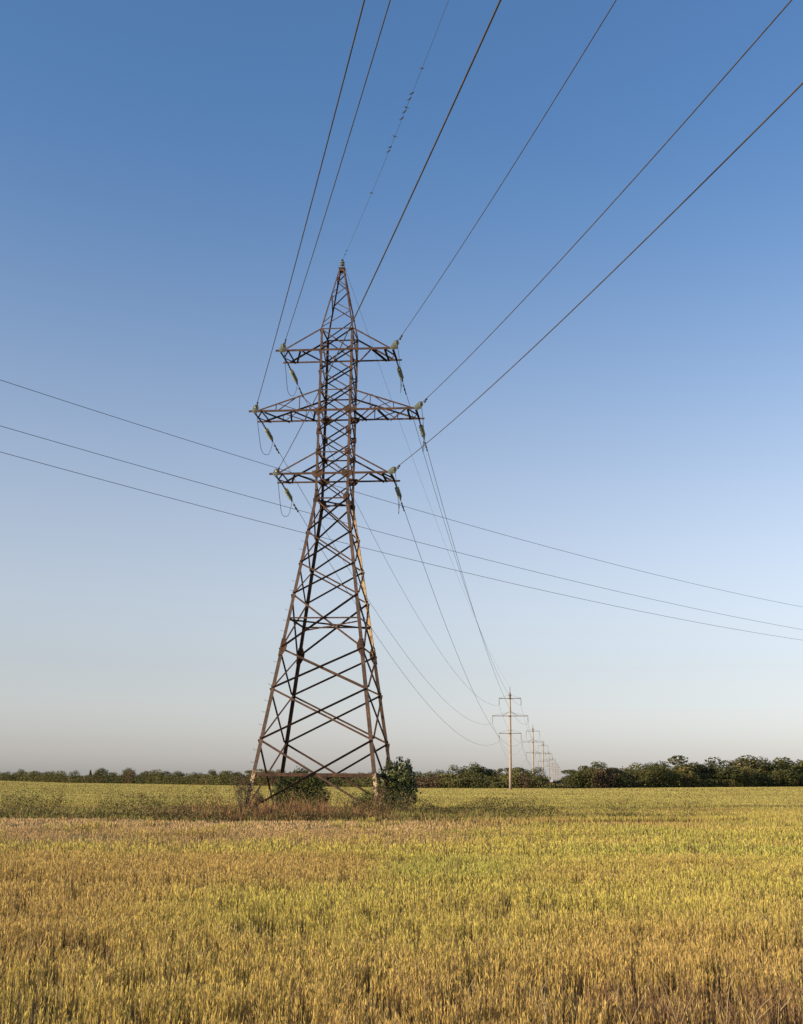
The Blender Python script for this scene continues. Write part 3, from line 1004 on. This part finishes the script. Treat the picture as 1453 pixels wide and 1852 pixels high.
o = np_mesh("weeds", V, lo, ct, LEAFM, tint=T)
tag(o, "low green and brown weeds in the uncropped strip either side of the tower", "weeds", kind="stuff")

# ------------------------------------------------------------------ bushes and tall weeds by the tower
def stems_mesh(mb, base, spread, h, n, r):
    for k in range(n):
        a = random.uniform(0, 2 * math.pi); q = random.uniform(.2, 1) * spread
        e = Vector(base) + Vector((q * math.cos(a), q * math.sin(a), h * random.uniform(.6, 1)))
        m_ = Vector(base).lerp(e, .5) + Vector((random.uniform(-.1, .1), random.uniform(-.1, .1), h * .08))
        mb.tube([base, m_, e], [r, r * .7, r * .25], 5)

def bush(loc, blobs, n, leaf, cols, label, m, name="bush", fill=.35):
    root = empty(name, (loc[0], loc[1], 0))
    tag(root, label, "bush")
    mb = MB()
    top = max(b[2] for b in blobs)
    stems_mesh(mb, Vector((0, 0, -.1)), .7, top, 7, .04)
    mb.build("branches", BARK, root)
    V, lo, ct, T = blob_crown(blobs, n, leaf, cols, .16, fill)
    V[:, 2] = np.maximum(V[:, 2], .03)
    np_mesh("foliage", V, lo, ct, m, root, T)
    return root
dk = [(.042, .052, .017), (.060, .072, .021), (.115, .125, .034), (.034, .042, .015)]
ol = [(.075, .085, .028), (.095, .105, .034), (.055, .065, .024), (.12, .12, .04)]
# photo metres: 1 px = 0.031 m at the tower
bush((-2.95, 63.9), [(0, 0, 1.15, 1.0, .95, .9), (-.25, .1, 1.9, .75, .7, .65), (.30, 0, 1.85, .75, .7, .75), (.45, .1, 2.45, .38, .38, .38), (-.2, 0, 2.5, .33, .33, .36), (.05, -.1, .6, .8, .8, .55), (.62, 0, 1.2, .6, .6, .6), (.72, 0, 2.2, .26, .26, .25), (.18, .1, 2.85, .16, .16, .26), (.66, 0, 2.78, .13, .13, .24), (-.42, 0, 2.75, .12, .12, .2), (.92, 0, 1.75, .22, .22, .2), (1.0, 0, .9, .2, .2, .3), (-.75, .2, 1.3, .55, .6, .7)],
     5200, .15, dk, "large dark glossy-leaved bush at the tower's near right leg", GLOSSLEAF)
bush((-8.6, 65.0), [(.2, 0, 1.0, 1.3, .9, .9), (.75, 0, 1.35, .8, .7, .75), (.25, 0, 1.75, .7, .6, .6), (0, 0, .85, .95, .9, .75), (-.5, 0, 1.35, .7, .7, .6), (.35, .1, 1.5, .75, .7, .65), (.1, 0, 2.05, .5, .5, .42), (.75, 0, .9, .65, .7, .6), (-.95, 0, 1.1, .45, .5, .6)],
     7600, .105, ol + dk + dk + dk, "broad olive green bush between the tower's legs, left of centre", LEAFM)
bush((-7.35, 64.6), [(0, 0, .55, .55, .5, .5), (.25, 0, .9, .42, .4, .36), (-.3, 0, .75, .4, .4, .4)], 1900, .09, dk, "small dark rounded bush beside the broad olive bush between the tower's legs", LEAFM)
bush((-4.75, 64.2), [(0, 0, .45, .55, .5, .4), (.3, 0, .8, .40, .4, .36), (-.35, 0, .6, .35, .4, .3), (.1, 0, 1.05, .2, .2, .2)], 1700, .085, [(.085, .11, .032), (.06, .08, .026)], "low leafy green bush just left of the large dark glossy bush", LEAFM)
bush((-9.9, 66.6), [(0, 0, .9, .4, .4, .8), (.2, 0, 1.6, .35, .3, .5)], 1300, .08, ol, "slim olive green bush against the tower's far left leg", LEAFM)

def twiggy(loc, h, spread, n, cols, leaves, label, cat="weed", name="dry_shrub", m=BARK):
    root = empty(name, (loc[0], loc[1], 0))
    tag(root, label, cat)
    mb = MB(); C = []
    for k in range(n):
        a = random.uniform(0, 2 * math.pi); q = random.uniform(.15, 1) * spread
        e = Vector((q * math.cos(a), q * math.sin(a), h * random.uniform(.55, 1)))
        m1 = e * .5 + Vector((random.uniform(-.08, .08), random.uniform(-.08, .08), 0))
        mb.tube([(0, 0, -.05), m1, e], [.016, .011, .005], 4)
        for j in range(6):
            f = random.uniform(.35, 1)
            p = m1.lerp(e, f)
            w_ = p + Vector((random.uniform(-.2, .2), random.uniform(-.2, .2), random.uniform(.05, .28)))
            mb.tube([p, w_], [.007, .003], 4)
            C += [w_, p.lerp(w_, .5)]
    mb.build("stems", m, root)
    if leaves:
        C = np.array([tuple(c) for c in C]); C = np.repeat(C, leaves, axis=0) + rng.normal(size=(len(C) * leaves, 3)) * .05
        C[:, 2] = np.maximum(C[:, 2], .03)
        t = np.array(cols)[rng.integers(0, len(cols), len(C))]
        V, lo, ct, T = leaves_mesh(C, rng.normal(size=C.shape), .05 + .05 * rng.random(len(C)), t, .5)
        np_mesh("foliage", V, lo, ct, LEAFM, root, T)
    return root
dr = [(.20, .11, .06), (.15, .085, .05), (.12, .10, .04)]
twiggy((-10.95, 61.0), 2.1, .75, 22, dr, 3, "sparse brown dry shrub at the foot of the tower's near left leg", "shrub")
twiggy((-10.2, 60.2), 1.1, .5, 16, dr, 4, "low reddish dry shrub in front of the tower's near left leg", "shrub")
twiggy((-3.6, 61.0), 1.5, .45, 14, dr, 3, "upright reddish dry shrub in front of the large dark glossy bush", "shrub")
twiggy((-2.4, 60.6), .9, .6, 16, ol, 5, "low olive weedy shrub at the right foot of the large dark glossy bush", "shrub")
ty = [(.32, .27, .06), (.20, .20, .05), (.38, .30, .09)]
twiggy((-19.6, 57.5), 1.25, .22, 5, ty, 4, "tall yellow-topped weed standing alone far left in the weedy strip", "weed", "tall_weed", DRYSTEM)
twiggy((-14.9, 57.8), 1.0, .3, 6, ty, 4, "bushy yellow-green tall weed left of the tower, nearer than the lone one", "weed", "tall_weed", DRYSTEM)
twiggy((-15.7, 58.2), 1.05, .22, 5, ty, 4, "tall weed with pale yellow leaves just left of the bushy yellow-green one", "weed", "tall_weed", DRYSTEM)

# foreground: straw coloured dead weed stems near the camera on the right
def dead_weed(loc, stems, label):
    root = empty("dead_weed", (loc[0], loc[1], 0))
    tag(root, label, "weed", "dead weed stems in the near right corner")
    for pts in stems:
        mb = MB(); P = [Vector((p[0] * 1.1, p[1], p[2] * 1.22)) for p in pts]
        mb.tube(catmull(P, 5), [.0034 - .0022 * k / (5 * (len(P) - 1)) for k in range(5 * (len(P) - 1) + 1)], 5)
        mb.build("stem", DRYSTEM, root)
dead_weed((1.66, 7.2), [[(0, 0, .05), (.03, 0, .28), (.06, .02, .42), (.10, .0, .47), (.19, 0, .46)], [(.02, 0, .2), (-.02, .02, .33), (-.01, 0, .40)]], "bent straw-coloured dead weed with a sideways drooping tip, in the near right corner")
dead_weed((2.0, 7.25), [[(0, 0, .05), (.02, 0, .3), (.06, 0, .52)], [(.03, 0, .3), (.09, 0, .36), (.08, 0, .41)]], "straight upright yellow dead weed stem in the near right corner")
dead_weed((1.0, 7.1), [[(0, 0, .1), (.10, 0, .28), (.22, .05, .46)], [(.08, 0, .24), (.02, 0, .36), (.03, 0, .44)], [(0, 0, .05), (-.07, 0, .25), (-.05, 0, .34), (.02, 0, .41)]], "forked pale dead weed leaning right at the near bottom edge")
dead_weed((2.42, 7.4), [[(0, 0, .1), (.01, 0, .3), (.035, 0, .44)], [(.01, 0, .3), (.0, 0, .42), (-.02, 0, .5)]], "short thick pale dead weed stem closest to the right edge")
dead_weed((.05, 7.6), [[(0, 0, .1), (.06, 0, .3), (.13, 0, .42)]], "thin dead weed stem leaning right near the bottom edge, left of the forked one")

for k, (bx, by, lean, lb) in enumerate([
    (1.30, 7.0, .16, "thin straw-coloured dead weed leaning right, between the forked weed and the bent one"),
    (1.84, 6.95, -.12, "thin dead weed leaning left, just right of the bent drooping one"),
    (2.24, 7.1, .05, "branched tan dead weed, left neighbour of the short thick one near the right edge"),
    (.62, 7.2, -.05, "nearly upright thin dead weed, left neighbour of the forked weed at the near bottom edge")]):
    st = [[(0, 0, .05), (lean * .4, 0, .26), (lean, .02, .40 + .05 * random.random())]]
    for q in range(3):
        z0 = random.uniform(.2, .32)
        st.append([(lean * z0, 0, z0), (lean * z0 + random.uniform(-.03, .03), random.uniform(-.03, .03), z0 + .07), (lean * z0 + random.uniform(-.09, .09), random.uniform(-.08, .08), z0 + random.uniform(.14, .2))])
    dead_weed((bx, by), st, lb)

# ------------------------------------------------------------------ distant trees
DX = [-60, 25, 140, 300, 440, 760, 900, 1060, 1200, 1453, 1560]
DD = [660, 620, 560, 480, 400, 338, 336, 340, 360, 400, 420]
def ratio(px): return (px - 814.86) / 1994.5 * (math.cos(PITCH) + math.sin(PITCH) * .245)
def line_depth(px): return float(np.interp(px, DX, DD))
BASEY = lambda px: 1410.0 + px / 1453.0 * 10.1         # eye level along the picture: used only to turn a measured height into metres
def tree_height(px, top, D):
    return CAM_Z + (BASEY(px) - top) / 1994.5 * D * 1.03

variants = []
KINDS = {
 'dark': [(.056, .062, .021), (.078, .083, .027), (.105, .106, .034)],
 'olive': [(.135, .122, .040), (.165, .142, .049), (.105, .098, .034)],
 'mid': [(.095, .102, .032), (.145, .145, .044), (.075, .082, .028)],
 'yellow': [(.16, .155, .042), (.135, .130, .038), (.18, .16, .05)]}
def tree_variant(kind, form):
    root = empty("tree")
    blobs = []
    if form == 'round':
        for k in range(11):
            a = random.uniform(0, 6.28); q = random.uniform(.2, 1) * 2.3
            z = random.uniform(1.2, 6.3); sh = 1 - .35 * abs(z - 4.2) / 3
            r = random.uniform(1.0, 1.7)
            blobs.append((q * math.cos(a) * sh, q * math.sin(a) * sh, z, r, r, r * .85))
        blobs.append((0, 0, 6.9, 1.3, 1.3, 1.0)); blobs.append((0, 0, 4.2, 2.2, 2.2, 2.4))
    elif form == 'broad':
        for k in range(13):
            a = random.uniform(0, 6.28); q = random.uniform(.3, 1) * 3.0
            z = random.uniform(1.0, 5.6); r = random.uniform(.9, 1.6)
            blobs.append((q * math.cos(a), q * math.sin(a), z, r, r, r * .75))
        blobs.append((.8, 0, 6.6, 1.2, 1.2, 1.1)); blobs.append((-1.2, 0, 6.2, 1.1, 1.1, .9)); blobs.append((0, 0, 3.5, 2.6, 2.6, 2.2))
    elif form == 'tall':
        for k in range(10):
            z = 1.8 + k * .62; r = random.uniform(.75, 1.25) * (1.25 - .07 * k)
            blobs.append((random.uniform(-.9, .9), random.uniform(-.9, .9), z, r, r, r * .9))
        blobs.append((0, 0, 7.5, .7, .7, .6))
    elif form == 'ragged':
        for k in range(12):
            a = random.uniform(0, 6.28); q = random.uniform(.2, 1) * 2.4
            z = random.uniform(1.4, 7.0); r = random.uniform(.65, 1.25)
            blobs.append((q * math.cos(a), q * math.sin(a), z, r, r, r * .8))
        blobs.append((0, 0, 3.2, 1.8, 1.8, 1.6))
    else:                                     # spire
        for k in range(9):
            z = 1.0 + k * .8; r = 1.0 - k * .10
            blobs.append((random.uniform(-.1, .1), 0, z, r, r, .6))
    top = max(b[2] + b[5] for b in blobs)
    mb = MB()
    mb.tube([(0, 0, -.3), (.1, 0, 1.6), (0, .1, 3.4), (.1, 0, top * .72)], [.26, .2, .14, .05], 7)
    for k in range(6):
        z = random.uniform(1.4, 3.4); a = random.uniform(0, 6.28)
        mb.tube([(0, 0, z), (1.1 * math.cos(a), 1.1 * math.sin(a), z + 1.0), (2.0 * math.cos(a), 2.0 * math.sin(a), z + 2.1)], [.10, .07, .03], 5)
    mb.build("trunk", BARK, root)
    V, lo, ct, T = blob_crown(blobs, 3000, .42, KINDS[kind], .14, .30)
    np_mesh("crown", V, lo, ct, LEAFM, root, T)
    root["_top"] = top
    return root, top
VAR = {}
used = set()
def place_tree(px, top, kind, form, label, dD=0.0, wmul=1.0):
    D = line_depth(px) + dD
    x = ratio(px) * D; y = D
    g = float(gz(x, y))
    h = tree_height(px, top, D) - g
    key = (kind, form, random.randint(0, 1))
    if key not in VAR:
        VAR[key] = tree_variant(kind, form)
    proto_, tp = VAR[key]
    if key in used: o = copy_tree(proto_)
    else: o = proto_; used.add(key)
    s = h / tp
    sw = min(max(s * 1.15, 1.05), 1.7) * wmul * random.uniform(.95, 1.15)
    o.location = (x, y, g)
    o.scale = (sw, sw, s)
    o.rotation_euler = (0, 0, random.uniform(0, 6.28))
    tag(o, label, "tree", "trees along the far edge of the field")
NTH = ["first", "second", "third", "fourth", "fifth", "sixth", "seventh", "eighth", "ninth", "tenth", "eleventh", "twelfth", "thirteenth", "fourteenth", "fifteenth", "sixteenth", "seventeenth", "eighteenth", "nineteenth", "twentieth", "twenty-first", "twenty-second", "twenty-third"]
LOOK = {'dark': 'dark green', 'olive': 'dull olive', 'mid': 'mid green', 'yellow': 'yellowish green'}
FORM = {'round': 'round-crowned', 'broad': 'broad spreading', 'tall': 'narrow upright', 'ragged': 'ragged loose-crowned', 'spire': 'slender pointed'}
left = [(42, 1399, 'dark', 'broad'), (60, 1397, 'mid', 'broad'), (84, 1393, 'dark', 'round'), (110, 1396, 'mid', 'broad'), (132, 1397, 'dark', 'broad'), (155, 1399, 'mid', 'broad'), (178, 1395, 'dark', 'round'),
        (203, 1394.5, 'dark', 'spire'), (222, 1391, 'dark', 'round'), (244, 1398, 'yellow', 'broad'), (268, 1391, 'dark', 'round'), (295, 1396, 'mid', 'broad'), (315, 1398, 'olive', 'broad'), (332, 1396, 'dark', 'round'),
        (352, 1396, 'mid', 'round'), (375, 1398, 'olive', 'broad'), (393, 1399, 'dark', 'broad'), (411, 1394, 'dark', 'round'), (433, 1397, 'mid', 'round')]
for i, (px, top, k, f) in enumerate(left):
    place_tree(px, top, k, f, f"{LOOK[k]} {FORM[f]} tree, {NTH[i]} from left in the treeline left of the tower", random.uniform(0, 9))
midl = [(456, 1398, 'dark', 'broad'), (474, 1395, 'olive', 'ragged'), (494, 1398, 'mid', 'broad'), (512, 1396, 'dark', 'round'), (532, 1394, 'olive', 'ragged'), (552, 1396, 'dark', 'broad'), (573, 1400, 'mid', 'broad'),
        (618, 1401, 'mid', 'broad'), (640, 1399, 'olive', 'broad'), (664, 1398, 'mid', 'round'), (690, 1397, 'dark', 'broad'), (718, 1396, 'mid', 'broad')]
for i, (px, top, k, f) in enumerate(midl):
    place_tree(px, top, k, f, f"{LOOK[k]} {FORM[f]} tree, {NTH[i]} from left behind the tower's legs", random.uniform(0, 8))
mid2 = [(745, 1396, 'mid', 'broad'), (765, 1397, 'dark', 'broad'), (783, 1396, 'olive', 'broad'), (803, 1394, 'mid', 'broad'), (823, 1385.5, 'dark', 'round'), (843, 1392, 'mid', 'round'), (860, 1382, 'dark', 'broad'), (880, 1389, 'dark', 'ragged'),
        (898, 1397, 'olive', 'broad'), (910, 1391, 'dark', 'ragged'), (936, 1390, 'dark', 'ragged'), (950, 1395, 'olive', 'round'), (970, 1389, 'dark', 'round'), (958, 1404, 'yellow', 'broad')]
for i, (px, top, k, f) in enumerate(mid2):
    place_tree(px, top, k, f, f"{LOOK[k]} {FORM[f]} tree, {NTH[i]} from left between dark bush and treeline gap", random.uniform(2, 9) if top < 1400 else -4)
right = [(1022, 1394, 'dark', 'ragged'), (1046, 1388, 'olive', 'ragged'), (1071, 1380.5, 'dark', 'round'), (1096, 1391, 'mid', 'broad'), (1118, 1391, 'olive', 'broad'), (1137, 1382, 'mid', 'round'), (1160, 1382, 'mid', 'round'), (1180, 1380, 'dark', 'round'),
         (1200, 1390, 'olive', 'broad'), (1218, 1371, 'olive', 'ragged'), (1241, 1383, 'mid', 'ragged'), (1258, 1388, 'dark', 'broad'), (1277, 1374, 'dark', 'broad'), (1304, 1388, 'olive', 'broad'), (1326, 1370, 'olive', 'round'), (1348, 1373, 'mid', 'round'),
         (1378, 1379, 'dark', 'broad'), (1401, 1373, 'dark', 'ragged'), (1429, 1378, 'mid', 'broad'), (1450, 1378, 'dark', 'round')]
for i, (px, top, k, f) in enumerate(right):
    place_tree(px, top, k, f, f"{LOOK[k]} {FORM[f]} tree, {NTH[i]} from left in the treeline right of the poles", random.uniform(0, 9), 1.35)

# scrub along the foot of the trees
def scrub():
    chunks = []
    px = np.concatenate([np.arange(31, 730, .7), np.arange(730, 1520, .5)])
    for dk_ in range(2):
        cx = px + rng.normal(size=len(px)) * 2
        D = np.interp(cx, DX, DD) - 5 + rng.normal(size=len(px)) * 1.6 + dk_ * 5
        X = (cx - 814.86) / 1994.5 * (math.cos(PITCH) + math.sin(PITCH) * .245) * D
        hgt = 1.6 + 4.6 * vnoise(X, D * 0, 7.0, 61) * (.4 + .6 * vnoise(X, D * 0, 2.5, 62)) + 1.4 * dk_
        hgt = np.where((cx > 982) & (cx < 1018), .9 + .8 * vnoise(X, D * 0, 3.0, 63), hgt)
        hgt = np.where(cx < 430, hgt * .95, np.where(cx < 730, hgt * .85, np.where(cx > 1022, np.minimum(hgt * 1.35, 5.0 + 2.0 * vnoise(X, D * 0, 4.3, 66)), hgt)))
        col = lerp3((.075, .078, .026), (.150, .135, .044), vnoise(X, D * 0, 7.0, 64))
        brn = vnoise(X, D * 0, 3.1, 65) > .78
        col[brn] = (.13, .090, .045)
        for k in range(46):
            n = len(cx)
            f = rng.random(n)
            c = np.stack([X + rng.normal(size=n) * .7, D + rng.normal(size=n) * .8, gz(X, D) + hgt * f], 1)
            t = col * (.75 + .5 * rng.random((n, 1)))
            chunks.append(leaves_mesh(c, rng.normal(size=(n, 3)) + np.array([0, -.3, .3]), .30 + .28 * rng.random(n), t, .7))
    return merge(chunks)
V, lo, ct, T = scrub()
o = np_mesh("undergrowth", V, lo, ct, LEAFM, tint=T)
tag(o, "low scrub filling the foot of the distant treeline", "undergrowth", kind="stuff")
# a far-off wood on the skyline at the extreme left and beyond the gap
chunks = []
for x0, x1, D, h0 in ((-760, -640, 1900, 4), (-420, 1100, 1900, 6)):
    n = 12000
    X = x0 + (x1 - x0) * rng.random(n)
    hh = h0 * (.55 + .6 * vnoise(X, X * 0, 24, 71))
    c = np.stack([X, D + rng.normal(size=n) * 6, gz(X, np.full(n, D)) + hh * rng.random(n)], 1)
    t = lerp3((.050, .058, .03), (.085, .085, .04), rng.random(n))
    chunks.append(leaves_mesh(c, rng.normal(size=(n, 3)), 1.6 + 1.4 * rng.random(n), t, .7))
V, lo, ct, T = merge(chunks)
o = np_mesh("woods", V, lo, ct, LEAFM, tint=T)
tag(o, "thin far-off line of woods on the skyline", "woods", kind="stuff")

# ------------------------------------------------------------------ little house seen through the gap in the trees
hx, hy = ratio(982) * 545, 545.0
hg = float(gz(hx, hy))
house = empty("house", (hx, hy, hg), math.radians(8))
house.scale = (.85, .85, .85)
tag(house, "tiny house with a pale roof and orange walls in the gap of the treeline", "house")
mb = MB(); mb.box((0, 0, 1.45), 6.0, 6.0, 2.9)
mb.poly_plate([(-3.0, -3, 2.9), (-3.0, 3, 2.9), (-3.0, 0, 4.5)], (1, 0, 0), .2)
mb.poly_plate([(2.8, -3, 2.9), (2.8, 3, 2.9), (2.8, 0, 4.5)], (1, 0, 0), .2)
mb.build("wall", TILE, house)
mb = MB()
mb.poly_plate([(-3.3, -3.4, 2.75), (3.3, -3.4, 2.75), (3.3, 0, 4.62), (-3.3, 0, 4.62)], (0, -.48, .87), .12)
mb.poly_plate([(3.3, 3.4, 2.75), (-3.3, 3.4, 2.75), (-3.3, 0, 4.62), (3.3, 0, 4.62)], (0, .48, .87), .12)
rf = mb.build("roof", PLASTER, house)
mb = MB(); mb.box((1.4, .3, 4.8), .5, .5, 1.0); mb.build("chimney", PLASTER, rf)
for wx in (-1.8, 0.1, 1.9):
    mb = MB(); mb.box((wx, -3.0, 1.7), 1.0, .08, 1.1); mb.build("window", PANE, house)
